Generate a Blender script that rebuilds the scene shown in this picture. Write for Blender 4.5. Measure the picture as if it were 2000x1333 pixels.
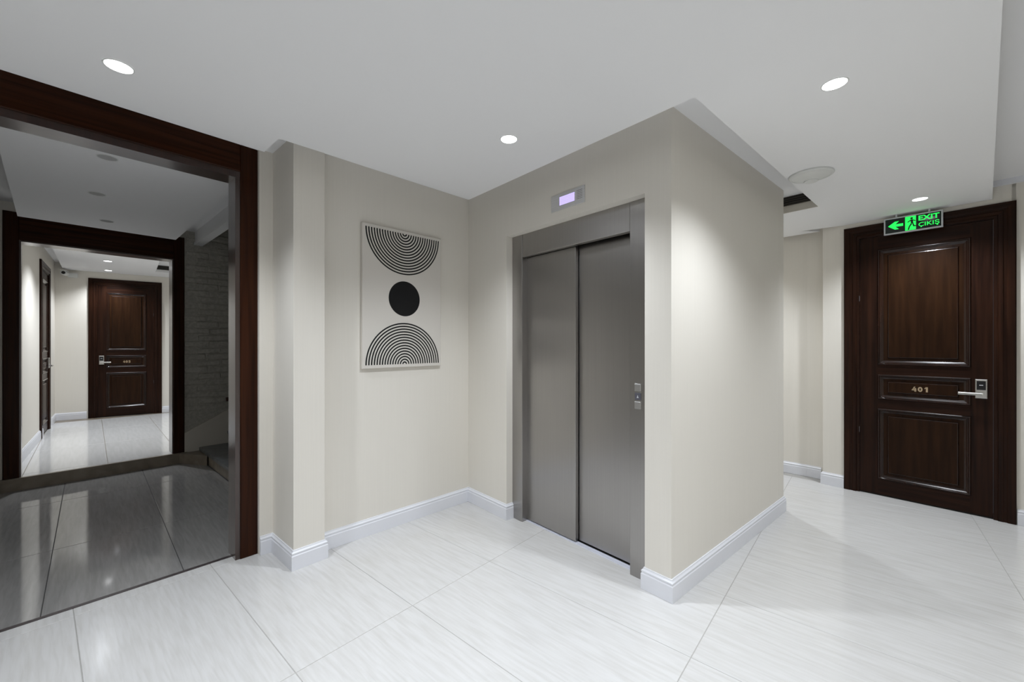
import bpy, bmesh, math, random
from mathutils import Vector, Matrix
random.seed(7)
for o in list(bpy.data.objects): bpy.data.objects.remove(o, do_unlink=True)
S = bpy.context.scene
COL = S.collection

# ------------------------------------------------------------------ camera, world, exposure
F_PX, CAM_H, HORIZON = 800.0, 1.35, 674.0
cam_data = bpy.data.cameras.new('camera')
cam_data.sensor_width = 36.0
cam_data.lens = F_PX / 2000.0 * 36.0
cam_data.shift_y = (HORIZON - 666.5) / 2000.0
cam_data.clip_start = 0.02
cam = bpy.data.objects.new('camera', cam_data); COL.objects.link(cam)
cam.location = (0, 0, CAM_H); cam.rotation_euler = (math.pi/2, 0, 0)
S.camera = cam
world = bpy.data.worlds.new('world'); S.world = world; world.use_nodes = True
world.node_tree.nodes['Background'].inputs[0].default_value = (0.5, 0.5, 0.55, 1)
world.node_tree.nodes['Background'].inputs[1].default_value = 0.05
vs = S.view_settings
vs.view_transform = 'Standard'; vs.look = 'None'; vs.gamma = 1.0; vs.use_curve_mapping = False
vs.exposure = 0.47
SPOT_W = 60.0          # power of one recessed spotlight
SPOT_COL = (0.935, 0.985, 1.055)

# ------------------------------------------------------------------ materials
def mat(name, base=(0.8, 0.8, 0.8), rough=0.5, metal=0.0, spec=0.5, emit=None, estr=0.0, coat=0.0, coat_rough=0.05):
    m = bpy.data.materials.new(name); m.use_nodes = True
    b = m.node_tree.nodes['Principled BSDF']
    b.inputs['Base Color'].default_value = (*base, 1)
    b.inputs['Roughness'].default_value = rough
    b.inputs['Metallic'].default_value = metal
    b.inputs['Specular IOR Level'].default_value = spec
    b.inputs['Coat Weight'].default_value = coat
    b.inputs['Coat Roughness'].default_value = coat_rough
    if emit:
        b.inputs['Emission Color'].default_value = (*emit, 1)
        b.inputs['Emission Strength'].default_value = estr
    return m

def nd(m, t, **kw):
    n = m.node_tree.nodes.new(t)
    for k, v in kw.items(): setattr(n, k, v)
    return n

def streak(m, rotz, scale, c0, c1, detail=6.0, lo=0.35, hi=0.65, rnd=True, bump=0.0, coord='Object', rough_var=None):
    """colour streaks: noise stretched along one axis of the (rotated) coordinates"""
    nt = m.node_tree; L = nt.links; b = nt.nodes['Principled BSDF']
    tc = nd(m, 'ShaderNodeTexCoord'); mp = nd(m, 'ShaderNodeMapping')
    src = tc.outputs[coord]
    if rnd:
        oi = nd(m, 'ShaderNodeObjectInfo'); ml = nd(m, 'ShaderNodeMath', operation='MULTIPLY'); ml.inputs[1].default_value = 37.0
        L.new(oi.outputs['Random'], ml.inputs[0])
        ad = nd(m, 'ShaderNodeVectorMath', operation='ADD'); L.new(src, ad.inputs[0]); L.new(ml.outputs[0], ad.inputs[1])
        src = ad.outputs[0]
    vr = nd(m, 'ShaderNodeVectorRotate', rotation_type='Z_AXIS'); vr.inputs['Angle'].default_value = rotz
    L.new(src, vr.inputs['Vector'])
    mp.inputs['Scale'].default_value = scale
    L.new(vr.outputs[0], mp.inputs['Vector'])
    nz = nd(m, 'ShaderNodeTexNoise'); nz.inputs['Scale'].default_value = 1.0; nz.inputs['Detail'].default_value = detail
    nz.inputs['Distortion'].default_value = 0.35
    L.new(mp.outputs[0], nz.inputs['Vector'])
    cr = nd(m, 'ShaderNodeValToRGB')
    cr.color_ramp.elements[0].position = lo; cr.color_ramp.elements[0].color = (*c0, 1)
    cr.color_ramp.elements[1].position = hi; cr.color_ramp.elements[1].color = (*c1, 1)
    L.new(nz.outputs['Fac'], cr.inputs['Fac']); L.new(cr.outputs['Color'], b.inputs['Base Color'])
    if bump:
        bp = nd(m, 'ShaderNodeBump'); bp.inputs['Strength'].default_value = bump; bp.inputs['Distance'].default_value = 0.002
        L.new(nz.outputs['Fac'], bp.inputs['Height']); L.new(bp.outputs[0], b.inputs['Normal'])
    return m

T2 = (0.757, -0.653)           # long side of the hall tiles
ANG_T2 = math.atan2(T2[1], T2[0])
T2S = (0.717, -0.697)          # long side of the tiles beyond the opening
ANG_T2S = math.atan2(T2S[1], T2S[0])

M = {}
M['wallpaper'] = streak(mat('cream_wallpaper', rough=0.62, spec=0.25), 0, (220, 220, 1.5), (0.785, 0.750, 0.680), (0.800, 0.765, 0.695), detail=2, bump=0.06, rnd=False)
M['plaster'] = mat('ceiling_plaster', (0.91, 0.91, 0.915), 0.85, spec=0.2)
M['fascia'] = mat('cream_plaster', (0.62, 0.585, 0.52), 0.8, spec=0.2)
M['skirting'] = mat('skirting_white', (0.80, 0.81, 0.85), 0.35)
M['tile'] = streak(mat('travertine_tile', rough=0.16, spec=0.45), -ANG_T2, (5.0, 60, 1), (0.575, 0.565, 0.545), (0.655, 0.65, 0.64), detail=10, lo=0.25, hi=0.62)
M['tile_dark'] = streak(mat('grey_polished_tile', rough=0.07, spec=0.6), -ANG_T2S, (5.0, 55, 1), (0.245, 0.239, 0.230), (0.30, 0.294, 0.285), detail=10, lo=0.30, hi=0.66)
M['tile_far'] = streak(mat('pale_polished_tile', rough=0.10, spec=0.5), -ANG_T2S, (3.0, 36, 1), (0.68, 0.675, 0.66), (0.75, 0.745, 0.735), detail=9, lo=0.30, hi=0.66)
M['grout'] = mat('grout', (0.40, 0.39, 0.37), 0.9)
M['grout_dark'] = mat('grout_dark', (0.06, 0.06, 0.058), 0.9)
M['wood'] = streak(mat('mahogany', rough=0.30, spec=0.12, coat=0.02, coat_rough=0.10), 0, (38, 38, 1.6), (0.010, 0.0040, 0.0024), (0.030, 0.0115, 0.0060), detail=5, lo=0.3, hi=0.72)
M['wood_gloss'] = streak(mat('mahogany_moulding', rough=0.24, spec=0.25, coat=0.28, coat_rough=0.06), 0, (38, 38, 1.6), (0.008, 0.0032, 0.0020), (0.024, 0.0090, 0.0048), detail=5, lo=0.3, hi=0.72)
M['wood_red'] = streak(mat('mahogany_red', rough=0.32, spec=0.10, coat=0.02, coat_rough=0.15), 0, (45, 45, 1.3), (0.018, 0.0056, 0.0026), (0.046, 0.0145, 0.0058), detail=5, lo=0.3, hi=0.72)
M['wood_h'] = streak(mat('mahogany_horizontal', rough=0.30, spec=0.12, coat=0.02, coat_rough=0.10), 0, (1.6, 38, 38), (0.010, 0.0040, 0.0024), (0.030, 0.0115, 0.0060), detail=5, lo=0.3, hi=0.72)
M['wood_red_h'] = streak(mat('mahogany_red_horizontal', rough=0.32, spec=0.10, coat=0.02, coat_rough=0.15), 0, (1.3, 45, 45), (0.018, 0.0056, 0.0026), (0.046, 0.0145, 0.0058), detail=5, lo=0.3, hi=0.72)
M['wood_lining'] = streak(mat('mahogany_lining', rough=0.34, spec=0.6, coat=0.9, coat_rough=0.20), 0, (45, 45, 1.3), (0.016, 0.0056, 0.0034), (0.038, 0.0125, 0.0068), detail=5, lo=0.3, hi=0.72)
M['wood_panel'] = streak(mat('mahogany_veneer', rough=0.34, spec=0.10, coat=0.015, coat_rough=0.15), 0, (30, 30, 2.2), (0.012, 0.0048, 0.0021), (0.030, 0.0125, 0.0050), detail=7, lo=0.25, hi=0.72)
M['steel'] = streak(mat('brushed_steel', rough=0.31, metal=1.0), 0, (420, 420, 1.2), (0.385, 0.372, 0.360), (0.405, 0.392, 0.380), detail=2, rnd=False)
M['steel'].node_tree.nodes['Principled BSDF'].inputs['Anisotropic'].default_value = 0.55
M['steel_light'] = streak(mat('brushed_steel_plate', rough=0.30, metal=1.0), 0, (2, 2, 500), (0.60, 0.60, 0.60), (0.70, 0.70, 0.70), detail=2, rnd=False)
M['chrome'] = mat('satin_chrome', (0.72, 0.71, 0.69), 0.22, 1.0)
M['black'] = mat('black_plastic', (0.008, 0.008, 0.009), 0.25)
M['dark_gap'] = mat('dark_gap', (0.01, 0.01, 0.01), 0.8)
M['aluminium'] = mat('aluminium_sill', (0.74, 0.76, 0.86), 0.30, 0.15)
M['bronze'] = mat('bronze_strip', (0.075, 0.062, 0.062), 0.35, 0.3)
M['canvas'] = mat('canvas', (0.715, 0.68, 0.625), 0.8, spec=0.2)
M['ink'] = mat('black_ink', (0.010, 0.010, 0.010), 0.7, spec=0.2)
M['brass'] = mat('pale_brass', (0.52, 0.40, 0.26), 0.4, 0.6)
M['white_plastic'] = mat('white_plastic', (0.74, 0.75, 0.73), 0.4)
M['sign_grey'] = mat('sign_frame_grey', (0.62, 0.63, 0.66), 0.35)
M['sign_black'] = mat('sign_face_black', (0.004, 0.012, 0.010), 0.12)
M['sign_green'] = mat('sign_green', (0.01, 0.25, 0.04), 0.4, emit=(0.012, 0.80, 0.085), estr=1.05)
M['lcd'] = mat('lcd_screen', (0.2, 0.18, 0.4), 0.2, emit=(0.56, 0.47, 0.98), estr=0.85)
M['lcd_line'] = mat('lcd_segment', (0.3, 0.28, 0.5), 0.3, emit=(0.42, 0.34, 0.85), estr=0.6)
M['lamp'] = mat('lamp_lens', (1, 1, 1), 0.4, emit=(0.98, 0.99, 1.0), estr=5.0)
M['lamp_off'] = mat('lamp_lens_unlit', (0.36, 0.36, 0.36), 0.3)
M['stone_dark'] = streak(mat('dark_stair_stone', rough=0.30), 0, (9, 9, 9), (0.10, 0.108, 0.112), (0.16, 0.17, 0.172), detail=6)
M['riser_brown'] = streak(mat('brown_stone_riser', rough=0.35), 0, (8, 8, 8), (0.20, 0.165, 0.125), (0.29, 0.245, 0.19), detail=6)
M['brick'] = streak(mat('painted_brick', rough=0.85, spec=0.2), 0, (30, 30, 30), (0.40, 0.385, 0.345), (0.52, 0.505, 0.455), detail=6, bump=0.8)
M['mortar'] = streak(mat('painted_mortar', rough=0.9, spec=0.2), 0, (40, 40, 40), (0.40, 0.385, 0.345), (0.50, 0.485, 0.435), detail=6, bump=0.8, rnd=False)
M['iron'] = mat('wrought_iron', (0.05, 0.045, 0.04), 0.35, 0.8)
M['grille'] = mat('grille_dark', (0.055, 0.048, 0.040), 0.55, 0.2)

# ------------------------------------------------------------------ mesh helpers
def link_mesh(name, verts, faces, m, parent=None, smooth=False):
    me = bpy.data.meshes.new(name)
    me.from_pydata([tuple(v) for v in verts], [], faces); me.validate(); me.update()
    if m: me.materials.append(m)
    if smooth:
        for p in me.polygons: p.use_smooth = True
    o = bpy.data.objects.new(name, me); COL.objects.link(o)
    if parent: o.parent = parent
    return o

class MB:
    """collects solids into one mesh"""
    def __init__(s): s.v = []; s.f = []
    def add(s, verts, faces):
        k = len(s.v); s.v += [tuple(v) for v in verts]; s.f += [tuple(i + k for i in f) for f in faces]; return s
    def box(s, x0, x1, y0, y1, z0, z1):
        return s.add([(x0,y0,z0),(x1,y0,z0),(x1,y1,z0),(x0,y1,z0),(x0,y0,z1),(x1,y0,z1),(x1,y1,z1),(x0,y1,z1)],
                     [(3,2,1,0),(4,5,6,7),(0,1,5,4),(1,2,6,5),(2,3,7,6),(3,0,4,7)])
    def bbox(s, x0, x1, y0, y1, z0, z1, b):
        """box with chamfered edges on the -y (front) face"""
        o = [(x0,y1,z0),(x1,y1,z0),(x1,y1,z1),(x0,y1,z1)]; q = [(x0,y0+b,z0),(x1,y0+b,z0),(x1,y0+b,z1),(x0,y0+b,z1)]
        r = [(x0+b,y0,z0+b),(x1-b,y0,z0+b),(x1-b,y0,z1-b),(x0+b,y0,z1-b)]
        f = [(3,2,1,0),(8,9,10,11)]
        for i in range(4):
            j = (i+1) % 4; f += [(i,j,4+j,4+i),(4+i,4+j,8+j,8+i)]
        return s.add(o+q+r, f)
    def prism(s, poly, z0, z1):
        n = len(poly)
        a = sum(poly[i][0]*poly[(i+1)%n][1]-poly[(i+1)%n][0]*poly[i][1] for i in range(n))
        if a < 0: poly = poly[::-1]
        return s.add([(x,y,z0) for x,y in poly]+[(x,y,z1) for x,y in poly],
                     [tuple(range(n-1,-1,-1)), tuple(range(n,2*n))]+[(i,(i+1)%n,n+(i+1)%n,n+i) for i in range(n)])
    def prism_y(s, poly, y0, y1):
        """poly in (x,z), extruded along y from y0 (front) to y1"""
        n = len(poly)
        a = sum(poly[i][0]*poly[(i+1)%n][1]-poly[(i+1)%n][0]*poly[i][1] for i in range(n))
        if a < 0: poly = poly[::-1]
        return s.add([(x,y0,z) for x,z in poly]+[(x,y1,z) for x,z in poly],
                     [tuple(range(n)), tuple(range(2*n-1,n-1,-1))]+[((i+1)%n,i,n+i,n+(i+1)%n) for i in range(n)])
    def lathe(s, prof, n=32, c=(0,0,0)):
        """profile of (r,z) turned about z"""
        v = []; f = []
        for i in range(n):
            t = 2*math.pi*i/n
            for r, z in prof: v.append((c[0]+r*math.cos(t), c[1]+r*math.sin(t), c[2]+z))
        k = len(prof)
        for i in range(n):
            j = (i+1) % n
            for q in range(k-1): f.append((i*k+q, j*k+q, j*k+q+1, i*k+q+1))
        return s.add(v, f)
    def tube(s, pts, r, n=10):
        pts = [Vector(p) for p in pts]; v = []; f = []
        for i, p in enumerate(pts):
            d = (pts[min(i+1,len(pts)-1)]-pts[max(i-1,0)]).normalized()
            a = d.cross(Vector((0,0,1)) if abs(d.z) < .9 else Vector((1,0,0))).normalized(); b = d.cross(a)
            for q in range(n):
                t = 2*math.pi*q/n; v.append(p+a*r*math.cos(t)+b*r*math.sin(t))
        for i in range(len(pts)-1):
            for q in range(n): f.append((i*n+q, i*n+(q+1)%n, (i+1)*n+(q+1)%n, (i+1)*n+q))
        f += [tuple(range(n-1,-1,-1)), tuple(range((len(pts)-1)*n, len(pts)*n))]
        return s.add(v, f)
    def build(s, name, m, parent=None, smooth=False): return link_mesh(name, s.v, s.f, m, parent, smooth)

def rect_frame(mb, x0, x1, z0, z1, prof):
    """mitred moulding around a rectangle in the x-z plane; prof = list of (inset, y), from outside to inside"""
    loops = []
    for ins, y in prof:
        loops.append([(x0+ins,y,z0+ins),(x1-ins,y,z0+ins),(x1-ins,y,z1-ins),(x0+ins,y,z1-ins)])
    v = [p for l in loops for p in l]; f = []
    for a in range(len(loops)-1):
        for i in range(4):
            j = (i+1) % 4; f.append((4*a+i, 4*a+j, 4*a+4+j, 4*a+4+i))
    mb.add(v, f); return mb

def frame(name, org, d, z=0.0):
    """Empty at a point on a wall: local x runs along the wall (left to right as seen), y goes into it"""
    o = bpy.data.objects.new(name, None); COL.objects.link(o)
    o.empty_display_size = 0.1
    o.location = (org[0], org[1], z); o.rotation_euler = (0, 0, math.atan2(d[1], d[0]))
    return o
def tag(o, label=None, cat=None, group=None, kind=None):
    if label: o['label'] = label
    if cat: o['category'] = cat
    if group: o['group'] = group
    if kind: o['kind'] = kind
    return o
def place(o, org, d, z=0.0):
    o.location = (org[0], org[1], z); o.rotation_euler = (0, 0, math.atan2(d[1], d[0])); return o

def text_mesh(txt, size, depth, space=1.0, bold=0.0):
    cu = bpy.data.curves.new('txt', 'FONT'); cu.body = txt; cu.size = size; cu.extrude = depth; cu.offset = bold
    cu.space_character = space; cu.align_x = 'CENTER'; cu.align_y = 'CENTER'; cu.resolution_u = 3
    ob = bpy.data.objects.new('txt', cu); COL.objects.link(ob)
    dg = bpy.context.evaluated_depsgraph_get(); dg.update()
    me = bpy.data.meshes.new_from_object(ob.evaluated_get(dg))
    bpy.data.objects.remove(ob); bpy.data.curves.remove(cu)
    return me
def text_obj(name, txt, size, x, y, z, m, parent, depth=0.0008, space=1.0, bold=0.0, sx=1.0, width=None):
    """lettering standing on a wall face (local x-z plane, facing -y)"""
    me = text_mesh(txt, size, depth, space, bold); me.name = name; me.materials.clear(); me.materials.append(m)
    xs = [v.co.x for v in me.vertices]; zs = [v.co.y for v in me.vertices]
    cx = (min(xs)+max(xs))/2; cz = (min(zs)+max(zs))/2
    if width: sx = width/(max(xs)-min(xs))
    for v in me.vertices: v.co = Vector((x+(v.co.x-cx)*sx, y-v.co.z, z+(v.co.y-cz)))
    o = bpy.data.objects.new(name, me); COL.objects.link(o); o.parent = parent
    return o

def V2(p): return Vector((p[0], p[1]))
def along(p, d, t): return (p[0]+d[0]*t, p[1]+d[1]*t)
def unit(p, q): 
    l = math.hypot(q[0]-p[0], q[1]-p[1]); return ((q[0]-p[0])/l, (q[1]-p[1])/l)
def ccw(d): return (-d[1], d[0])
def meet(p, d, q, e):
    """crossing of two plan lines"""
    den = d[0]*e[1]-d[1]*e[0]; t = ((q[0]-p[0])*e[1]-(q[1]-p[1])*e[0])/den
    return along(p, d, t)
def wall(name, p, q, z0, z1, label=None, th=0.12, m='wallpaper', ext=(0, 0), parent=None):
    """solid wall from p to q as seen left to right, thickness going away from the viewer"""
    d = unit(p, q); L = math.hypot(q[0]-p[0], q[1]-p[1])
    o = MB().box(-ext[0], L+ext[1], 0, th, z0, z1).build(name, M[m]); place(o, p, d)
    return tag(o, label, 'wall', kind='structure')

BB_PROF = [(0,0), (0.016,0), (0.016,0.084), (0.0125,0.089), (0.0125,0.093), (0.0145,0.097), (0.0145,0.103), (0.009,0.108), (0.006,0.113), (0.006,0.117), (0,0.118)]
def baseboard(name, path, label, z=0.0):
    """skirting swept with mitres along wall-plane points, seen left to right"""
    n = len(path); P = [V2(p) for p in path]; v = []; f = []
    dirs = [(P[i+1]-P[i]).normalized() for i in range(n-1)]
    for i in range(n):
        a = dirs[max(i-1, 0)]; b = dirs[min(i, n-2)]
        na = Vector((a.y, -a.x)); nb = Vector((b.y, -b.x))
        m = na+nb; m = m*(2.0/m.length_squared) if m.length > 1e-6 else na
        for d, h in BB_PROF: v.append((P[i].x+m.x*d, P[i].y+m.y*d, z+h+0.0005))
    k = len(BB_PROF)
    for i in range(n-1):
        for q in range(k-1): f.append((i*k+q, (i+1)*k+q, (i+1)*k+q+1, i*k+q+1))
    f += [tuple(range(k-1,-1,-1)), tuple(range((n-1)*k, n*k))]
    o = link_mesh(name, v, f, M['skirting'])
    return tag(o, label, 'baseboard', kind='structure')

# ------------------------------------------------------------------ plan (metres; camera at the origin looking along +y)
BT = 0.016                                             # skirting thickness
A = (-0.379, 3.529); D_ = (0.835, 2.128); E_ = (2.233, 3.333); G = (-1.202, 2.700)
u = unit(A, D_); w = unit(D_, E_); v_ = unit(G, A)     # lift wall, its side wall, wall of the picture
ne, nw, nv = ccw(u), ccw(w), ccw(v_)
LA = along(A, ne, BT); LW = along(D_, nw, BT); LV = along(A, nv, BT)
PA = meet(LA, u, LV, v_)                               # inner corner, picture wall / lift wall
PD = meet(LA, u, LW, w)                                # outer corner of the lift box
PE = along(along(E_, nw, BT), w, -BT)                  # far corner of the lift box
fd = (0.667, 0.745); fn = ccw(fd)                      # cased-opening wall
P0 = (-1.706, 2.574)                                   # inner foot of the opening's right casing
def loc(o, d, x, y): n = ccw(d); return (o[0]+d[0]*x+n[0]*y, o[1]+d[1]*x+n[1]*y)
dl = (3.113, 3.843); dr = (3.774, 3.064); dd = unit(dl, dr); dn = ccw(dd)   # door 401
DW = along(dl, dn, 0.022)                              # plane of the door wall
RW0 = (0.653*0.80, -0.757*0.80)                        # right wall, behind the camera's right shoulder
NR = meet(DW, dd, RW0, w)
N1 = loc(P0, fd, -4.2, 0.0)
NB = meet(N1, (0.745, -0.667), RW0, w)
ZD, ZU_R, ZU_L = 2.475, 2.608, 2.608                    # dropped ceiling, recess on the right, recess on the left
ZW = 2.80
a2 = (-4.574, 3.800); d2 = (0.6655, 0.7464); n2 = ccw(d2)  # second cased opening
def s2(x, y): return loc(a2, d2, x, y)
ZF = 0.115                                             # far hall floor
FC = (-7.419, 6.648); FLd = (-0.693, 0.721); FDd = (0.8, 0.6)

# ------------------------------------------------------------------ floors: slab with grout colour, each tile a part
def clip(poly, p, n):
    """keep the side of the line through p where (x-p).n >= 0"""
    out = []
    for i in range(len(poly)):
        a, b = poly[i], poly[(i+1) % len(poly)]
        da = (a[0]-p[0])*n[0]+(a[1]-p[1])*n[1]; db = (b[0]-p[0])*n[0]+(b[1]-p[1])*n[1]
        if da >= 0: out.append(a)
        if da*db < 0:
            t = da/(da-db); out.append((a[0]+(b[0]-a[0])*t, a[1]+(b[1]-a[1])*t))
    return out
def area(poly): return abs(sum(poly[i][0]*poly[(i+1)%len(poly)][1]-poly[(i+1)%len(poly)][0]*poly[i][1] for i in range(len(poly))))/2
def tile_mesh(poly, z, b=0.0012, dz=0.0009, depth=0.006):
    n = len(poly)
    if sum(poly[i][0]*poly[(i+1)%n][1]-poly[(i+1)%n][0]*poly[i][1] for i in range(n)) < 0: poly = poly[::-1]
    cx = sum(p[0] for p in poly)/n; cy = sum(p[1] for p in poly)/n
    inner = []
    for i in range(n):
        p0, p1, p2 = V2(poly[i-1]), V2(poly[i]), V2(poly[(i+1) % n])
        e0 = (p1-p0).normalized(); e1 = (p2-p1).normalized()
        m = Vector((-e0.y, e0.x))+Vector((-e1.y, e1.x)); m = m*(2/m.length_squared) if m.length > 1e-5 else Vector((0, 0))
        if m.length > 4: m = m.normalized()*4
        q = p1+m*b; inner.append((q.x, q.y))
    v = [(x-cx, y-cy, -depth) for x, y in poly]+[(x-cx, y-cy, -dz) for x, y in poly]+[(x-cx, y-cy, 0) for x, y in inner]
    f = [tuple(range(2*n, 3*n))]
    for i in range(n):
        j = (i+1) % n; f += [(i, j, n+j, n+i), (n+i, n+j, 2*n+j, 2*n+i)]
    return v, f, (cx, cy, z)
def tiles(parent, t2, o1, step1, o2, step2, r1, r2, clips, m, z, gap=0.0030):
    """grid of tiles: offsets along t1 (short side) and t2 (long side)"""
    t1 = (-t2[1], t2[0])
    for i in range(*r1):
        for j in range(*r2):
            p0, p1 = o1+i*step1+gap/2, o1+(i+1)*step1-gap/2; q0, q1 = o2+j*step2+gap/2, o2+(j+1)*step2-gap/2
            poly = [(t1[0]*p+t2[0]*q, t1[1]*p+t2[1]*q) for p, q in ((p0,q0),(p0,q1),(p1,q1),(p1,q0))]
            for cp, cn in clips:
                poly = clip(poly, cp, cn)
                if len(poly) < 3: break
            if len(poly) < 3 or area(poly) < 0.004: continue
            vv, ff, c = tile_mesh(poly, z)
            o = link_mesh('tile', vv, ff, m, parent); o.location = c

STRIP_Y = 0.092                                        # threshold strip, measured from the casing face
hall_poly = [NB, loc(P0, fd, -2.35, 0.10), loc(P0, fd, -1.20, 0.10), loc(P0, fd, 0.6, 0.10), loc(A, v_, 0.05, 0.05), along(along(A, ne, 0.2), u, 0.05),
             along(along(E_, nw, 0.3), w, -0.1), along(E_, (-u[0], -u[1]), 1.7), (2.45, 5.35), along(NR, dn, 0.3), NR, along(NR, (0.653, -0.757), 0.05)]
hall_poly = [NB, loc(P0, fd, -4.25, STRIP_Y), loc(P0, fd, 0.7, STRIP_Y), along(PA, nv, 0.08), along(PA, ne, 0.25), along(along(PE, nw, 0.25), u, -1.7),
             along(along(PE, nw, -0.6), u, -2.6), along(along(PE, w, 1.6), u, -2.2), along(NR, dn, 0.12), along(NR, (0.653, -0.757), 0.1)]
floor = MB().prism(hall_poly, -0.12, -0.0014).build('floor', M['grout'])
tag(floor, 'pale travertine tile floor of the lift lobby', 'floor', kind='structure')
inside = along(P0, fn, STRIP_Y+0.008)
hall_clips = [(inside, (-fn[0], -fn[1])), (RW0, (-0.653, 0.757)), (along(NR, dn, 0.02), (-dn[0], -dn[1])) , (N1, (0.667, 0.745)), (along(PE, u, -2.6), u)]
tiles(floor, T2, 0.12, 0.5745, -1.775, 1.205, (-9, 10), (-5, 4), hall_clips, M['tile'], 0.0)

# stair lobby floor
sl_poly = [s2(-0.16, 0), s2(4.3, 0), s2(4.3, -2.87), s2(-0.16, -2.87)]
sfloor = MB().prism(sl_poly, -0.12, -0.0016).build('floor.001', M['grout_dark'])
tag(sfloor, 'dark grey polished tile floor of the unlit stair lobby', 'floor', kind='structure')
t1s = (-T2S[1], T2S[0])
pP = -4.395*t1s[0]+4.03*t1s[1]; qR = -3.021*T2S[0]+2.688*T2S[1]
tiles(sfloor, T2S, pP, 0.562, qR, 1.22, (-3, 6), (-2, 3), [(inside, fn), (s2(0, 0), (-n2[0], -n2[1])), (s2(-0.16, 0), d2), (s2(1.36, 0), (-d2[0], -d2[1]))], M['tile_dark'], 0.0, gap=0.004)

# far hall floor, one step higher
far_poly = [s2(-0.2, 0.0), s2(1.25, 0.0), s2(1.35, 0.15), along(FC, FDd, 3.1), along(FC, (-FDd[0], -FDd[1]), 0.05), s2(-0.35, 0.2)]
ffloor = MB().prism(far_poly, -0.12, ZF-0.0016).build('floor.002', M['riser_brown'])
tag(ffloor, 'bright tiled floor of the far hall, one brown step up', 'floor', kind='structure')
fp = -6.30*t1s[0]+6.30*t1s[1]
tiles(ffloor, T2S, fp, 0.575, 0.18+qR-4.6, 1.2, (-4, 6), (-1, 6), [(s2(0, 0.012), n2), (along(FC, ccw(FDd), 0.01), (FDd[1], -FDd[0])), (FC, (FLd[1], -FLd[0]))], M['tile_far'], ZF, gap=0.004)

# ------------------------------------------------------------------ walls of the hall
# cased-opening wall (pieces around the opening)
OPW = 1.15                                             # clear width between casings
def fbox(name, x0, x1, y0, y1, z0, z1, label, m='wallpaper'):
    o = MB().box(x0, x1, y0, y1, z0, z1).build(name, M[m]); place(o, P0, fd); return tag(o, label, 'wall', kind='structure')
fbox('wall_left', -4.3, -OPW-0.03, 0.018, 0.15, 0, ZW, 'cream wall left of the wide wood-cased opening')
fbox('wall_left.001', -OPW-0.03, 0.03, 0.018, 0.15, 2.42, ZW, 'cream wall above the wide wood-cased opening')
fbox('wall_left.002', 0.03, 0.20, 0.018, 0.15, 0, ZW, 'narrow cream wall return beside the opening casing')
fbox('wall_left.003', 0.0965, 0.20, -0.026, 0.018, 0, ZW, 'narrow cream strip between the wood casing and the pillar')
fbox('wall_pillar', 0.176, 0.361, -0.374, 0.15, 0, ZW, 'square cream pillar between the wood casing and the picture wall')
# picture wall
pl = along(PA, v_, -1.36)
wall('wall_back', pl, PA, 0, ZW, 'cream wall with the framed arc print', ext=(0, 0.1))
# lift wall with its opening
lw = math.hypot(PD[0]-PA[0], PD[1]-PA[1])
S0, S1, OPH = 0.512, 1.700, 2.19
def lbox(name, x0, x1, y0, y1, z0, z1, label):
    o = MB().box(x0, x1, y0, y1, z0, z1).build(name, M['wallpaper']); place(o, PA, u); return tag(o, label, 'wall', kind='structure')
lbox('wall_lift', 0, S0, 0, 0.30, 0, ZW, 'cream wall left of the lift doors')
lbox('wall_lift.001', S0, S1, 0, 0.30, OPH, ZW, 'cream wall above the lift doors')
lbox('wall_lift.002', S1, lw, 0, 0.30, 0, ZW, 'cream wall edge right of the lift doors')
wall('wall_right', along(PD, w, 0.0), PE, 0, ZW, 'cream side wall of the lift shaft', th=0.12)
wall('wall_shaft_back', PE, along(PE, u, -1.7), 0, ZW, 'rear wall of the lift shaft', th=-0.12) if False else None
e2 = along(PE, u, -1.7)
wall('wall_shaft', e2, PE, 0, ZW, 'rear cream wall of the lift shaft', th=0.001) if False else None
o = MB().box(-1.7, 0, -0.12, 0, 0, ZW).build('wall_shaft', M['wallpaper']); place(o, PE, u); tag(o, 'rear cream wall of the lift shaft', 'wall', kind='structure')
# door wall and the passage behind the lift
W1, W2, W3 = (3.033, 4.208), (3.108, 4.113), (3.018, 4.003)
W0 = along(W1, (-0.700, 0.714), 1.75)
wall('wall_passage', W0, W1, 0, ZW, 'cream end wall of the passage behind the lift')
wall('wall_passage.001', W1, W2, 0, ZW, 'narrow shaded cream wall beside the door jamb pier', ext=(0, 0.1))
pierL = along(DW, dd, -0.165)
o = MB().box(-0.165, 0.02, 0, 0.25, 0, ZW).build('wall_pier', M['wallpaper']); place(o, DW, dd); tag(o, 'shallow cream pier left of door 401', 'wall', kind='structure')
o = MB().box(0.02, 1.02, 0, 0.12, 2.42, ZW).build('wall_door', M['wallpaper']); place(o, DW, dd); tag(o, 'cream wall strip above door 401', 'wall', kind='structure')
lr = math.hypot(NR[0]-DW[0], NR[1]-DW[1])
o = MB().box(1.0, lr+0.12, 0, 0.12, 0, ZW).build('wall_door.001', M['wallpaper']); place(o, DW, dd); tag(o, 'cream wall right of door 401', 'wall', kind='structure')
wall('wall_near', NR, NB, 0, ZW, 'cream corridor wall behind the viewer', ext=(0.1, 0.1))
wall('wall_end', NB, N1, 0, ZW, 'cream end wall of the lobby', ext=(0.1, 0.1))
wall('wall_passage_end', along(PE, u, -1.7), W0, 0, ZW, 'cream wall closing the passage behind the lift', ext=(0.1, 0.1))

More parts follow.
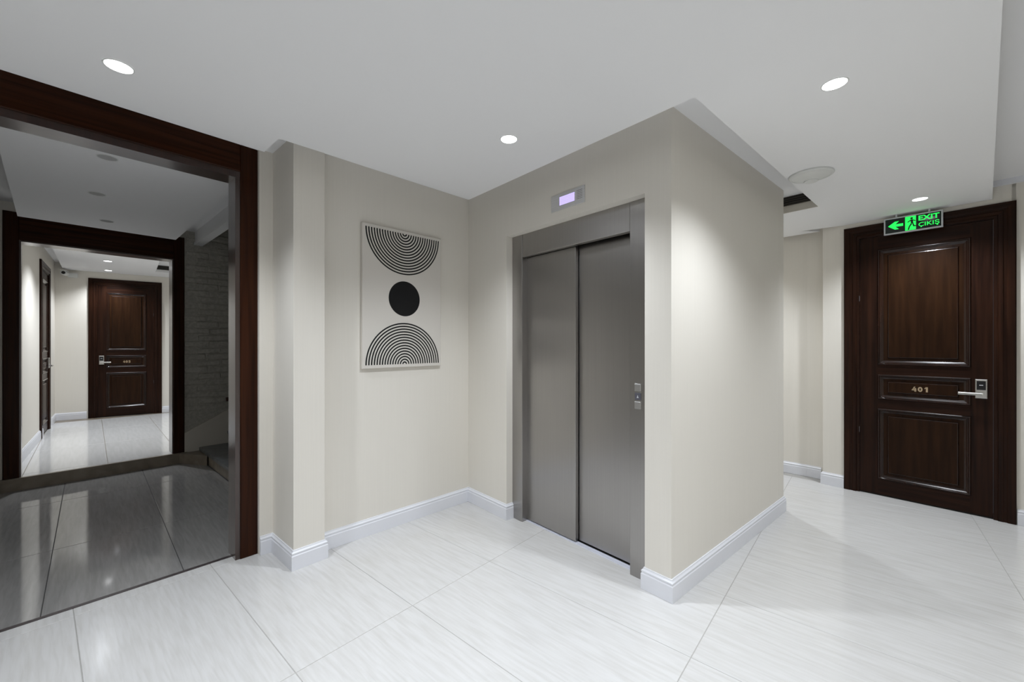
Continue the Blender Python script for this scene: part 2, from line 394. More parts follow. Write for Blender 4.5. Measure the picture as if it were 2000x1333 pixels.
baseboard('baseboard_pillar', [loc(P0, fd, 0.099, -0.026), loc(P0, fd, 0.176, -0.026), loc(P0, fd, 0.176, -0.374), loc(P0, fd, 0.361, -0.374), loc(P0, fd, 0.361, -0.270)],
          'white skirting around the cream pillar')
bb0 = meet(pl, v_, loc(P0, fd, 0.361, 0), fn)
baseboard('baseboard_back', [along(bb0, v_, 0.004), PA, along(PA, u, S0), along(along(PA, u, S0), ne, 0.060)], 'white skirting below the print, running to the lift door')
baseboard('baseboard_right', [along(along(PA, u, S1), ne, 0.060), along(PA, u, S1), PD, PE, along(PE, u, -1.6)], 'white skirting around the corner of the lift shaft')
baseboard('baseboard_passage', [along(W0, (0.7, -0.714), 0.1), W1, W2], 'white skirting in the passage behind the lift')
baseboard('baseboard_door', [along(pierL, dn, 0.10), pierL, along(DW, dd, -0.002)], 'short white skirting on the pier left of door 401')
baseboard('baseboard_door.001', [along(DW, dd, 1.026), NR], 'white skirting right of door 401')
baseboard('baseboard_near', [NR, NB, N1, loc(P0, fd, -4.2, 0.018), loc(P0, fd, -OPW-0.10, 0.018)], 'white skirting along the near walls of the lobby')

# ------------------------------------------------------------------ ceiling of the hall: upper slabs, dropped panel
def f_loc(x, y): return loc(P0, fd, x, y)
def pan(x): return f_loc(x, -0.320)
c917, c1357, c1598 = (-0.329, 3.169), (0.829, 1.858), (2.492, 3.333)
re_l = (0.029+1.571, 1.335)                             # a point of the panel's right-hand edge
re_w = (0.756, 0.655)
r_far = meet(re_l, re_w, along(DW, dn, -0.004), dd)
r_back = meet(re_l, re_w, N1, (0.745, -0.667))
panel_poly = [r_back, along(f_loc(-4.2, -0.320), fd, 0.02), pan(0.036), f_loc(0.036, -0.552), c917, c1357, c1598, along(c1598, u, -1.75),
              along(along(W0, (0.7, -0.714), 0.02), (-0.714, -0.700), 0.09), along(W1, (-0.72, -0.69), 0.085), along(W2, (-0.74, -0.67), 0.072), (2.860, 4.046), along(along(DW, dd, -0.02), dn, -0.004), r_far]
panel = MB().prism(panel_poly, ZD, 2.66).build('ceiling', M['plaster'])
tag(panel, 'white dropped ceiling panel with the lit spotlights', 'ceiling', kind='structure')
cutp = along(PA, u, 0.75)
cut_back = along(cutp, (-0.35, -0.937), 5.2)
up_left = [cut_back, cutp, along(PA, ne, 0.1), along(PA, nv, 0.1), loc(P0, fd, 0.3, 0.1), loc(P0, fd, -2.4, 0.1), NB]
oU = MB().prism([cutp, along(cutp, ne, 0.05), along(PA, ne, 0.06), along(pl, nv, 0.06), f_loc(0.3, 0.05), f_loc(-4.27, 0.05), along(NB, (0, -1), 0.05), (0.35, -0.9)], ZU_L, ZU_L+0.05).build('ceiling.001', M['plaster'])
tag(oU, 'shaded upper ceiling in the recess along the picture wall', 'ceiling', kind='structure')
oR = MB().prism([cutp, along(PD, nw, 0.06), along(along(PE, nw, 0.06), u, -1.7), along(W0, (0.1, 0.5), 0.1), along(W2, dn, 0.05), along(NR, dn, 0.05), along(NR, (0.653, -0.757), 0.06), (0.55, -0.75)], ZU_R, ZU_R+0.04).build('ceiling.002', M['plaster'])
tag(oR, 'upper ceiling in the recess beside the lift shaft', 'ceiling', kind='structure')
# crown strip over the door wall, in the recess right of the panel
cr0 = math.hypot(r_far[0]-DW[0], r_far[1]-DW[1])
o = MB().prism_y([(cr0-0.6, ZU_R), (lr, ZU_R), (lr, ZU_R-0.042), (cr0-0.6, ZU_R-0.042)], -0.028, 0).build('trim_1', M['skirting']); place(o, DW, dd)
tag(o, 'pale crown moulding above door 401', 'trim', kind='structure')
# cream fascia of the recess end with the air grille
o = MB().box(-1.7, 0.0, -0.012, 0.0, ZD+0.0005, ZU_R).build('trim_2', M['fascia']); place(o, c1598, u)
tag(o, 'cream end face of the ceiling recess under the air grille', 'trim', kind='structure')
def air_grille(name, org, d, x0, x1, z0, z1, label, nsl=3):
    g = frame(name, org, d)
    MB().box(x0, x1, -0.016, -0.0125, z0, z1).build('back_plate', M['dark_gap'], g)
    fr = MB(); rect_frame(fr, x0, x1, z0, z1, [(0, -0.0125), (0, -0.024), (0.006, -0.024), (0.006, -0.0165)]); fr.build('frame', M['grille'], g)
    for i in range(nsl):
        zz = z0+(z1-z0)*(i+1)/(nsl+1)
        MB().prism_y([(x0+0.004, zz-0.004), (x1-0.004, zz-0.004), (x1-0.004, zz+0.004), (x0+0.004, zz+0.004)], -0.024, -0.016).build('slat', M['grille'], g)
    return tag(g, label, 'air vent')
air_grille('air_grille', c1598, u, -1.1, -0.004, ZD+0.058, ZU_R-0.002, 'dark air grille at the end of the ceiling recess by the lift shaft')

# ------------------------------------------------------------------ lamps
def downlight(x, y, z, label, lit=True, power=None, r=0.043, group='recessed spotlights', cone=130, blend=0.8):
    t = bpy.data.objects.new('recessed_spotlight', None); COL.objects.link(t); t.location = (x, y, z)
    MB().lathe([(r+0.0005, -0.001), (r+0.0015, -0.0025), (r+0.005, -0.002), (r+0.006, -0.0002)], 36).build('trim_ring', M['white_plastic'], t, smooth=True)
    v = [(0, 0, 0)]+[(r*math.cos(2*math.pi*i/36), r*math.sin(2*math.pi*i/36), 0) for i in range(36)]
    ln = link_mesh('lens', v, [(0, 1+(i+1) % 36, 1+i) for i in range(36)], M['lamp'] if lit else M['lamp_off'], t); ln.location = (0, 0, -0.0015 if lit else -0.001)
    if lit:
        li = bpy.data.lights.new('spotlight_beam', 'SPOT'); li.energy = SPOT_W if power is None else power; li.color = SPOT_COL
        li.spot_size = math.radians(cone); li.spot_blend = blend; li.shadow_soft_size = 0.035
        lo = bpy.data.objects.new('spotlight_beam', li); COL.objects.link(lo); lo.parent = t; lo.location = (0, 0, -0.012)
        lo['kind'] = 'helper'
    return tag(t, label, 'ceiling light', group)
downlight(-1.588, 1.654, ZD, 'lit round spotlight nearest the wide wood-cased opening')
downlight(-0.017, 2.239, ZD, 'lit round spotlight in front of the lift doors')
downlight(1.390, 1.765, ZD, 'lit round spotlight beside the lift shaft corner')
downlight(3.146, 3.158, ZD, 'lit round spotlight above the green exit sign')
downlight(0.10, 0.40, ZD, 'unseen round spotlight added over the viewer, out of frame', power=80)  # added lamp overhead, brightens the lobby from out of frame
downlight(-0.85, -0.50, ZD, 'unseen round spotlight added behind the viewer, out of frame', power=70)  # second added lamp, lifts the overall light level of the lobby

downlight(2.10, 4.45, ZD, 'lit round spotlight in the passage behind the lift shaft, out of sight', power=50)

# ------------------------------------------------------------------ cased openings in mahogany
def cased_opening(name, org, d, x0, x1, zc, ztop, casing, lin, depth, label, z0=0.0, left_casing=None, z_lin=None):
    """x0..x1: clear opening between casing edges; lining is set in by lin"""
    t = frame(name, org, d)
    lc = casing if left_casing is None else left_casing
    zl = zc-lin if z_lin is None else z_lin
    MB().bbox(x1, x1+casing, 0.0, 0.028, z0, ztop, 0.004).build('casing_post', M['wood_red'], t)
    MB().bbox(x0-lc, x0, 0.0, 0.028, z0, ztop, 0.004).build('casing_post', M['wood_red'], t)
    MB().bbox(x0, x1, 0.0, 0.028, zc, ztop, 0.004).build('casing_header', M['wood_red_h'], t)
    MB().box(x1-lin, x1+0.03, 0.010, depth, z0, zc+0.02).build('jamb_lining', M['wood_lining'], t)
    MB().box(x0-0.03, x0+lin, 0.010, depth, z0, zc+0.02).build('jamb_lining', M['wood_lining'], t)
    MB().box(x0+lin, x1-lin, 0.010, depth, zl, zc+0.02).build('head_lining', M['wood_lining'], t)
    return tag(t, label, 'door frame', kind='structure')
cased_opening('door_frame', P0, fd, -OPW, 0.0, 2.44, 2.66, 0.096, 0.026, 0.158, 'wide dark wood casing of the opening into the stair lobby', z_lin=2.40)
cased_opening('door_frame.001', a2, d2, 0.0, 1.12, 2.325, 2.58, 0.097, 0.012, 0.20, 'smaller dark wood casing of the far opening, one step up', z0=ZF)
o = MB().box(-OPW+0.026, -0.026, STRIP_Y-0.012, STRIP_Y+0.012, -0.004, 0.003).build('trim_3', M['bronze']); place(o, P0, fd)
tag(o, 'thin dark threshold strip across the floor of the opening', 'threshold', kind='structure')
o = MB().box(-0.16, 1.24, -0.012, 0.004, 0, ZF-0.006).box(-0.16, 1.24, -0.018, 0.02, ZF-0.006, ZF+0.001).build('trim_4', M['riser_brown']); place(o, a2, d2)
tag(o, 'brown stone step riser under the far opening', 'step', kind='structure')

# ------------------------------------------------------------------ stair lobby shell
def sbox(name, x0, x1, y0, y1, z0, z1, label, m='wallpaper', cat='wall'):
    o = MB().box(x0, x1, y0, y1, z0, z1).build(name, M[m]); place(o, a2, d2); return tag(o, label, cat, kind='structure')
sbox('wall_stair_left', -0.28, -0.16, -2.86, 0.0, 0, ZW, 'shaded left wall of the stair lobby')
sbox('wall_far', -1.2, -0.012, 0.028, 0.20, 0, ZW, 'wall left of the far opening')
sbox('wall_far.001', -0.012, 1.132, 0.028, 0.20, 2.345, ZW, 'wall above the far opening')
sbox('wall_stair_end', 4.2, 4.32, -2.86, 0.1, 0, 3.7, 'end wall of the stairwell')
sbox('wall_stair_near', 1.20, 4.3, -2.98, -2.86, 0, 3.7, 'near side wall of the stairwell')
bw = sbox('wall_brick', 1.132, 4.3, 0.020, 0.20, 0, 3.7, 'white painted rough brick wall beside the stairs', m='mortar')
sbox('ceiling.003', -0.28, 1.36, -2.9, 0.15, 2.67, 2.72, 'upper ceiling of the stair lobby', m='plaster', cat='ceiling')
sbox('ceiling.004', 0.003, 1.085, -2.62, -0.335, ZD, 2.671, 'grey dropped ceiling panel of the unlit stair lobby', m='plaster', cat='ceiling')
sbox('ceiling.005', 1.31, 4.3, -2.9, 0.15, 3.7, 3.75, 'high ceiling of the stairwell', m='plaster', cat='ceiling')
o = MB().prism([(1.315, -2.86), (1.375, -2.86), (1.375, 0.018), (1.315, 0.018)], 2.545, 3.7).box(1.305, 1.385, -2.86, 0.018, 2.515, 2.548).build('trim_5', M['plaster']); place(o, a2, d2)
tag(o, 'white ceiling beam along the edge of the stairwell', 'beam', kind='structure')
# bricks of the painted wall
vari = []
for k in range(6):
    L, H, T = 0.212, 0.064, 0.012
    j = lambda a: random.uniform(-a, a)
    mb = MB().bbox(-L/2, L/2, -T, 0.012, -H/2, H/2, 0.007)
    mb.v = [(x+j(.009), y+j(.004), z+j(.008)) for x, y, z in mb.v]
    me = bpy.data.meshes.new('brick'); me.from_pydata(mb.v, [], mb.f); me.update(); me.materials.append(M['brick']); vari.append(me)
row = 0
zz = 0.16
while zz < 2.66:
    x = 1.225+0.106+(0.11 if row % 2 else 0.0)
    while x < 2.35:
        if zz-0.04 > 0.335+0.52*(x+0.106-1.215):
            o = bpy.data.objects.new('brick', random.choice(vari)); COL.objects.link(o); o.parent = bw
            o.location = (x+random.uniform(-0.02, 0.02), 0.022+random.uniform(-0.004, 0.003), zz+random.uniform(-0.006, 0.006))
        x += 0.222
    row += 1; zz += 0.075
MB().prism_y([(1.217, 0.0), (4.2, 0.0), (4.2, 0.335+0.52*2.985), (1.217, 0.335)], -0.004, 0.02).build('stringer_plaster', M['fascia'], bw)
# staircase
st = frame('staircase', s2(1.35, -0.5), d2)
def stp(k, y0, y1):
    x0 = 0.28*k; z1 = 0.15*(k+1)
    MB().box(x0+0.02, x0+0.33, y0, y1, 0.15*k if k else 0.0, z1-0.035).build('riser', M['riser_brown'], st)
    MB().bbox(x0, x0+0.32, y0-0.01, y1, z1-0.035, z1, 0.004).build('tread', M['stone_dark'], st)
stp(0, -1.15, 0.494)
for k in range(1, 8): stp(k, -0.55, 0.494)
tag(st, 'dark stone staircase with an iron railing rising in the stair lobby', 'staircase')
o = MB().prism([(1.16, -0.002), (1.355, -0.36), (1.355, -0.002)], 0.0, ZF-0.005).build('trim_6', M['riser_brown']); place(o, a2, d2)
tag(o, 'low brown stone plinth between the step and the stairs', 'plinth', kind='structure')
RX, RY = 0.10, -0.50
MB().lathe([(0.0, 0.15), (0.035, 0.15), (0.035, 0.18), (0.016, 0.21), (0.022, 0.30), (0.013, 0.36), (0.013, 0.46), (0.022, 0.50), (0.013, 0.54), (0.012, 0.78), (0.0, 0.78)], 16, c=(RX, RY, 0)).build('newel_post', M['iron'], st, smooth=True)
MB().tube([(RX-0.07, RY, 0.795), (RX+0.03, RY, 0.80), (RX+0.10, RY, 0.83), (RX+0.6, RY, 1.10), (RX+1.6, RY, 1.64)], 0.022).build('handrail', M['wood_red'], st, smooth=True)
for k in range(1, 6):
    x = 0.28*k-0.02
    MB().lathe([(0.0, 0.0), (0.02, 0.0), (0.008, 0.03), (0.008, 0.22), (0.016, 0.26), (0.008, 0.30), (0.008, 0.62), (0.0, 0.62)], 10, c=(RX+x, RY, 0.15*(k+1))).build('baluster', M['iron'], st, smooth=True)
for (x, y, lab) in ((-2.43, 2.459, 'unlit ceiling spotlight just inside the wide opening'), (-3.09, 3.05, 'unlit ceiling spotlight in the middle of the stair lobby'), (-3.68, 3.72, 'unlit ceiling spotlight close to the far opening')):
    downlight(x, y, ZD, lab, lit=False, group='unlit spotlights of the stair lobby')

# ------------------------------------------------------------------ far hall shell
FL0 = along(FC, FLd, -3.72)
FR = along(FC, FDd, 3.0)
fdl = meet(along(FC, ccw(FDd), -0.022), FDd, (0, 0), (-7.116, 6.875))
sdl = meet(along(FC, ccw(FLd), -0.022), FLd, (0, 0), (-6.335, 5.52))
def split_wall(name, p, q, xa, xb, ztop, labels):
    d = unit(p, q); L = math.hypot(q[0]-p[0], q[1]-p[1])
    for k, (x0, x1, z0) in enumerate(((-0.08, xa+0.03, 0), (xb-0.03, L+0.08, 0), (xa+0.03, xb-0.03, ztop-0.03))):
        o = MB().box(x0, x1, 0, 0.12, z0, 2.95).build(name, M['wallpaper']); place(o, p, d); tag(o, labels[k], 'wall', kind='structure')
xs = math.hypot(sdl[0]-FL0[0], sdl[1]-FL0[1]); xe = math.hypot(fdl[0]-FC[0], fdl[1]-FC[1])
split_wall('wall_far_left', FL0, FC, xs, xs+0.99, ZF+2.36, ('bright left wall of the far hall', 'narrow wall beyond the side door of the far hall', 'wall above the side door of the far hall'))
split_wall('wall_far_back', FC, FR, xe, xe+0.94, ZF+2.36, ('cream end wall left of the far door', 'cream end wall right of the far door', 'cream wall above the far door'))
wall('wall_far_right', FR, s2(1.30, 0.20), 0, 2.95, 'right wall of the far hall', ext=(0.1, 0.0))
ZDF, ZUF = 2.585, 2.70
o = MB().prism([along(FC, FDd, -0.1), along(FR, FDd, 0.1), s2(1.45, 0.10), s2(-0.6, 0.10)], ZUF, ZUF+0.05).build('ceiling.006', M['plaster'])
tag(o, 'upper ceiling in the recess of the far hall', 'ceiling', kind='structure')
nFL = (-FLd[1], FLd[0])                                   # outward
def fl(x, y): n = ccw(FDd); return (FC[0]+FDd[0]*x+n[0]*y, FC[1]+FDd[1]*x+n[1]*y)
pf = [(-5.773, 5.136), (-7.331, 6.710), (-6.05, 7.66), (-5.70, 7.20), (-6.03, 6.93), (-4.35, 5.15), s2(1.0, 0.21), s2(0.05, 0.21)]
pf = [s2(0.12, 0.21), (-5.773, 5.136), (-7.345, 6.700), fl(3.0, -0.005), fl(3.0, -0.42), (-6.03, 6.93), s2(1.10, 0.21)]
o = MB().prism(pf, ZDF, ZUF+0.001).build('ceiling.007', M['plaster'])
tag(o, 'white dropped ceiling panel of the far hall', 'ceiling', kind='structure')
air_grille('air_grille.001', (-6.03, 6.93), unit((-6.03, 6.93), fl(3.0, -0.42)), 0.005, 0.9, ZDF+0.045, ZUF-0.002, 'small dark air grille in the ceiling of the far hall')
baseboard('baseboard_far', [along(FL0, FLd, 0.15), along(FC, FLd, -1.575)], 'white skirting along the left wall of the far hall', z=ZF)
baseboard('baseboard_far.001', [along(FC, FLd, -0.55), FC, along(FC, FDd, 0.365)], 'white skirting between the two far doors', z=ZF)
baseboard('baseboard_far.002', [along(FC, FDd, 1.325), FR], 'white skirting right of the far door', z=ZF)
downlight(-5.96, 6.04, ZDF, 'lit spotlight of the far hall, the nearer of two', group='spotlights of the far hall', power=46)
downlight(-6.70, 6.80, ZDF, 'lit spotlight of the far hall, close to the far door', group='spotlights of the far hall', power=46)
downlight(-5.15, 5.15, ZDF, 'unseen spotlight added to the far hall, hidden by the far casing', group='spotlights of the far hall', power=85)  # unseen third lamp, added and powered up to brighten the far floor

# ------------------------------------------------------------------ panelled doors
def numerals(txt, xc, zc, h, width, y0, y1, m, parent):
    """flat wide numerals on a door"""
    mb = MB(); wd = width/(len(txt)*1.28-0.28); adv = wd*1.28; x = xc-width/2; st = h*0.24; zb = zc-h/2
    for ch in txt:
        P = lambda q: [(x+a*wd, zb+b*h) for a, b in q]
        s_, t_ = st/wd, st/h
        if ch == '4':
            for q in ([(0.52, 1), (0.82, 1), (0.34, 0.42), (0, 0.24)], [(0, 0.24), (1, 0.24), (1, 0.24+t_*.85), (0.05, 0.24+t_*.85)], [(0.58, 0), (0.58+s_*1.1, 0), (0.58+s_*1.1, 0.72), (0.58, 0.72)]): mb.prism_y(P(q), y0, y1)
        elif ch == '1':
            for q in ([(0.40, 0), (0.40+s_*1.15, 0), (0.40+s_*1.15, 1), (0.40, 1)], [(0.12, 0.80), (0.40, 1), (0.40, 0.74), (0.12, 0.60)]): mb.prism_y(P(q), y0, y1)
        elif ch == '0':
            n = 20; v = []; f = []
            for i in range(n):
                a = 2*math.pi*i/n
                for rx, rz in ((0.5, 0.5), (0.5-s_, 0.5-t_)):
                    for yy in (y0, y1): v.append((x+(0.5+rx*math.cos(a))*wd, yy, zb+(0.5+rz*math.sin(a))*h))
            for i in range(n):
                j = (i+1) % n
                f += [(4*i, 4*j, 4*j+2, 4*i+2), (4*i+1, 4*j+1, 4*j, 4*i), (4*i+2, 4*j+2, 4*j+3, 4*i+3)]
            mb.add(v, f)
        elif ch == '5':
            for q in ([(0.08, 1-t_), (0.92, 1-t_), (0.92, 1), (0.08, 1)], [(0.08, 0.46), (0.08+s_, 0.46), (0.08+s_, 1), (0.08, 1)], [(0.08, 0.46), (0.75, 0.46), (0.92, 0.46+t_*.8), (0.08, 0.46+t_*.9)], [(0.92-s_, 0.1), (0.95, 0.15), (0.95, 0.58), (0.92-s_, 0.60)], [(0.04, 0), (0.78, 0), (0.95, 0.16), (0.04, t_)]): mb.prism_y(P(q), y0, y1)
        x += adv
    return mb.build('door_number', m, parent)
def panel_door(name, org, d, W, H, z0, label, handle_right, number=None):
    """org: outer left foot of the casing face; W, H: outer size of the casing"""
    t = frame(name, org, d, z0)
    sx, sz = W/1.022, H/2.435
    cp = [(0, 0.022), (0, 0.004), (0.006, 0.0), (0.040, 0.0), (0.046, 0.006), (0.060, 0.006), (0.066, 0.001), (0.088, 0.003), (0.092, 0.012), (0.112, 0.012), (0.112, 0.05)]
    # casing: posts and head with mitres
    loops = [[(i, y, 0.0), (i, y, H-i), (W-i, y, H-i), (W-i, y, 0.0)] for i, y in cp]
    def seg(a, b, nm):
        v = []; f = []
        for l in loops: v += [l[a], l[b]]
        for k in range(len(loops)-1): f.append((2*k, 2*k+1, 2*k+3, 2*k+2))
        n = len(loops)
        f += [tuple(2*k for k in range(n-1, -1, -1)), tuple(2*k+1 for k in range(n))]
        link_mesh(nm, v, f, M['wood_h'] if nm == 'casing_head' else M['wood'], t)
    seg(0, 1, 'casing_post'); seg(1, 2, 'casing_head'); seg(2, 3, 'casing_post')
    # leaf
    x0, x1, zb, zt = 0.114, W-0.114, 0.014, H-0.114
    yl = 0.022
    leaf = MB().box(x0, x1, yl+0.010, yl+0.045, zb, zt).build('door_leaf', M['wood_panel'], t)
    px0, px1 = 0.240*sx, 0.790*sx
    rows = [(0.154*sz, 0.776*sz), (0.869*sz, 1.081*sz), (1.176*sz, 2.200*sz)]
    MB().box(x0, px0, yl, yl+0.0105, zb, zt).build('stile', M['wood'], leaf)
    MB().box(px1, x1, yl, yl+0.0105, zb, zt).build('stile', M['wood'], leaf)
    zr = [zb, rows[0][0], rows[0][1], rows[1][0], rows[1][1], rows[2][0], rows[2][1], zt]
    for k in range(0, 8, 2):
        MB().box(px0, px1, yl, yl+0.0105, zr[k], zr[k+1]).build('rail', M['wood_h'], leaf)
    for (r0, r1) in rows:
        mo = MB(); rect_frame(mo, px0-0.006, px1+0.006, r0-0.006, r1+0.006,
            [(0, yl), (0.002, yl-0.006), (0.007, yl-0.011), (0.013, yl-0.010), (0.018, yl-0.003), (0.022, yl-0.004), (0.028, yl+0.002), (0.040, yl+0.010)])
        mo.build('moulding', M['wood_gloss'], leaf)
        pp = MB(); ix0, ix1, iz0, iz1 = px0+0.034, px1-0.034, r0+0.028, r1-0.028
        rect_frame(pp, ix0, ix1, iz0, iz1, [(0, yl+0.0105), (0.026, yl+0.0085)])
        pb = MB(); rect_frame(pb, ix0+0.026, ix1-0.026, iz0+0.026, iz1-0.026, [(0, yl+0.0085), (0.003, yl+0.003), (0.006, yl-0.001), (0.010, yl-0.002)])
        pb.build('panel_border', M['wood_gloss'], leaf)
        a = 0.036
        pp.add([(ix0+a, yl-0.002, iz0+a), (ix1-a, yl-0.002, iz0+a), (ix1-a, yl-0.002, iz1-a), (ix0+a, yl-0.002, iz1-a)], [(0, 1, 2, 3)])
        pp.build('raised_panel', M['wood_panel'], leaf)
    # lock: plate, reader window, lever
    sgn = 1 if handle_right else -1
    cx = 0.848*sx if handle_right else W-0.848*sx
    zc = 1.005*sz
    MB().bbox(cx-0.031, cx+0.031, yl-0.022, yl, zc-0.075, zc+0.075, 0.004).build('lock_plate', M['chrome'], t)
    MB().bbox(cx-0.024, cx+0.024, yl-0.0235, yl-0.021, zc-0.008, zc+0.062, 0.001).build('card_reader', M['black'], t)
    MB().box(cx-0.010, cx+0.010, yl-0.0239, yl-0.0232, zc+0.026, zc+0.032).build('reader_mark', M['sign_grey'], t)
    zl = zc-0.040
    lv = MB().tube([(cx, yl-0.02, zl), (cx, yl-0.050, zl)], 0.011, 16)
    lv.bbox(min(cx+sgn*0.010, cx-sgn*0.122), max(cx+sgn*0.010, cx-sgn*0.122), yl-0.062, yl-0.046, zl-0.010, zl+0.010, 0.004)
    lv.build('lever', M['chrome'], t)
    MB().lathe([(0.0, 0.0), (0.004, 0.0), (0.004, 0.05), (0, 0.05)], 8, c=((0.112 if handle_right else W-0.112), 0.010, 0.55)).build('hinge', M['bronze'], t)
    MB().lathe([(0.0, 0.0), (0.004, 0.0), (0.004, 0.05), (0, 0.05)], 8, c=((0.112 if handle_right else W-0.112), 0.010, 1.75)).build('hinge', M['bronze'], t)
    MB().box(x0, x1, yl+0.012, yl+0.04, 0.0, zb).build('bottom_gap', M['dark_gap'], t)
    if number:
        numerals(number, 0.5075*sx if handle_right else W-0.5075*sx, 0.972*sz, 0.042*sz, 0.104*sx, yl-0.0045, yl-0.0018, M['brass'], t)
    return tag(t, label, 'door', kind='structure')
panel_door('door_1', dl, dd, 1.022, 2.435, 0.0, 'dark mahogany panelled door with number 401 and a chrome card lock', True, '401')
panel_door('door_2', fdl, FDd, 0.94, 2.36, ZF, 'dark mahogany panelled door at the end of the far hall', False, '405')
panel_door('door_3', sdl, FLd, 0.99, 2.36, ZF, 'dark door seen edge-on in the left wall of the far hall', True)

# ------------------------------------------------------------------ lift entrance
lf = frame('elevator_entrance', PA, u)
NJ = 0.060; jl, jr = 0.626, 1.566
MB().bbox(S0, jl, NJ, 0.125, 0.001, OPH, 0.002).build('jamb', M['steel'], lf)
jb = MB().bbox(jr, S1, NJ, 0.125, 0.001, OPH, 0.002).build('jamb', M['steel'], lf)
MB().bbox(jl+0.0015, jr-0.0015, NJ+0.002, 0.100, 2.02, OPH, 0.002).build('header', M['steel'], lf)
MB().bbox(jl-0.02, 1.108, 0.112, 0.140, 0.010, 2.06, 0.002).build('door_panel', M['steel'], lf)
MB().bbox(1.085, jr+0.05, 0.148, 0.176, 0.010, 2.06, 0.002).build('door_panel', M['steel'], lf)
MB().box(S0, S1, 0.18, 0.20, 0, OPH).build('shaft_back', M['dark_gap'], lf)
MB().box(jl, jr, 0.140, 0.20, -0.003, 0.0008).build('gap', M['dark_gap'], lf)
sl = MB().box(jl, jr, 0.100, 0.110, -0.003, 0.002).box(jl, jr, 0.1145, 0.139, -0.003, 0.003)
sl.build('sill', M['aluminium'], lf)
cpn = MB().bbox(1.600, 1.644, NJ-0.0025, NJ+0.001, 0.976, 1.127, 0.0008).build('call_panel', M['steel'], lf)
MB().bbox(1.602, 1.642, NJ-0.009, NJ-0.002, 1.082, 1.124, 0.002).build('call_button', M['steel_light'], cpn)
MB().bbox(1.602, 1.642, NJ-0.006, NJ-0.002, 1.031, 1.073, 0.002).build('indicator_window', mat('window_grey', (0.10, 0.10, 0.12), 0.3), cpn)
MB().prism_y([(1.616, 1.043), (1.628, 1.043), (1.622, 1.060)], NJ-0.0068, NJ-0.0058).build('arrow_mark', M['sign_grey'], cpn)
MB().bbox(1.602, 1.642, NJ-0.009, NJ-0.002, 0.980, 1.022, 0.002).build('call_button', M['steel_light'], cpn)
tag(lf, 'brushed steel lift entrance with two sliding doors and call buttons', 'elevator')
ip = frame('floor_indicator', along(PA, u, 1.1365), u, 2.306)
MB().bbox(-0.1445, 0.1445, -0.006, 0.0, -0.055, 0.055, 0.0015).build('face_plate', M['steel_light'], ip)
sc = MB().box(-0.066, 0.063, -0.0072, -0.005, -0.024, 0.031).build('screen', M['lcd'], ip)
for k in range(4): MB().box(-0.055, 0.052, -0.0076, -0.0070, -0.014+k*0.011, -0.0125+k*0.011).build('text_line', M['lcd_line'], sc)
sh = MB()
for i in range(5):
    for j in range(6):
        cx, cz = 0.085+i*0.0095, -0.020+j*0.0105
        sh.lathe([(0, 0), (0.0026, 0)], 8) if False else sh.add([(cx+0.0027*math.cos(q*math.pi/4), -0.0063, cz+0.0027*math.sin(q*math.pi/4)) for q in range(8)], [tuple(range(8))])
tag(sh.build('speaker_holes', M['dark_gap'], ip), kind='stuff')
tag(ip, 'steel floor indicator with a lit violet screen above the lift', 'display')

# ------------------------------------------------------------------ canvas print
cv = frame('canvas_print', along(PA, v_, -0.6375), v_, 1.694)
CT = 0.028; CW, CH = 0.330, 0.512
MB().bbox(-CW, CW, -CT, -0.002, -CH, CH, 0.003).build('canvas', M['canvas'], cv)
def arcs(name, zc, up):
    mb = MB(); pitch, lw_, N = 0.0206, 0.0102, 15
    for k in range(N):
        r0 = 0.010+k*pitch-lw_/2+0.005; r1 = r0+lw_; n = 20+2*k; lip = 0.0
        v = []; f = []
        for i in range(n+1):
            t = math.pi*i/n
            for r in (r0, r1): v.append((r*math.cos(t), -CT-0.0006, zc+(r*math.sin(t) if up else -r*math.sin(t))))
        for i in range(n): f.append((2*i, 2*i+1, 2*i+3, 2*i+2))
        mb.add(v, f)
    return mb.build(name, M['ink'], cv)
arcs('half_circle_arcs', CH-0.022, False); arcs('half_circle_arcs', -CH+0.024, True)
n = 64
mb = MB().add([(0.131*math.cos(2*math.pi*i/n), -CT-0.0006, 0.002+0.131*math.sin(2*math.pi*i/n)) for i in range(n)], [tuple(range(n))])
mb.build('black_disc', M['ink'], cv)
tag(cv, 'off-white canvas with black striped half circles and a black disc', 'painting')

# ------------------------------------------------------------------ exit sign
es = frame('exit_sign', along(along(dl, dd, 0.467), dn, -0.06), dd, 2.378)
SW, SH = 0.179, 0.070
MB().box(-SW+0.004, SW-0.004, 0.004, 0.026, -SH+0.004, SH-0.004).build('housing', M['sign_grey'], es)
fr = MB(); rect_frame(fr, -SW, SW, -SH, SH, [(0, 0.028), (0, 0.003), (0.003, 0.0), (0.009, 0.0), (0.011, 0.004)]); fr.build('frame', M['sign_grey'], es)
MB().box(-SW+0.010, SW-0.010, 0.003, 0.006, -SH+0.010, SH-0.010).build('face', M['sign_black'], es)
YF = 0.0026
MB().prism_y([(-0.152, 0.0), (-0.108, 0.034), (-0.082, 0.034), (-0.104, 0.011), (-0.056, 0.011), (-0.056, -0.011), (-0.104, -0.011), (-0.082, -0.034), (-0.108, -0.034)], YF, 0.0035).build('arrow', M['sign_green'], es)
MB().prism_y([(-0.044, -0.058), (0.022, -0.058), (0.022, 0.058), (-0.044, 0.058)], YF, 0.0035).build('pictogram_door', M['sign_green'], es)
fig = MB(); yy0, yy1 = YF-0.0006, YF
fig.prism_y([(-0.004+0.0085*math.cos(i*math.pi/6), 0.040+0.0085*math.sin(i*math.pi/6)) for i in range(12)], yy0, yy1)
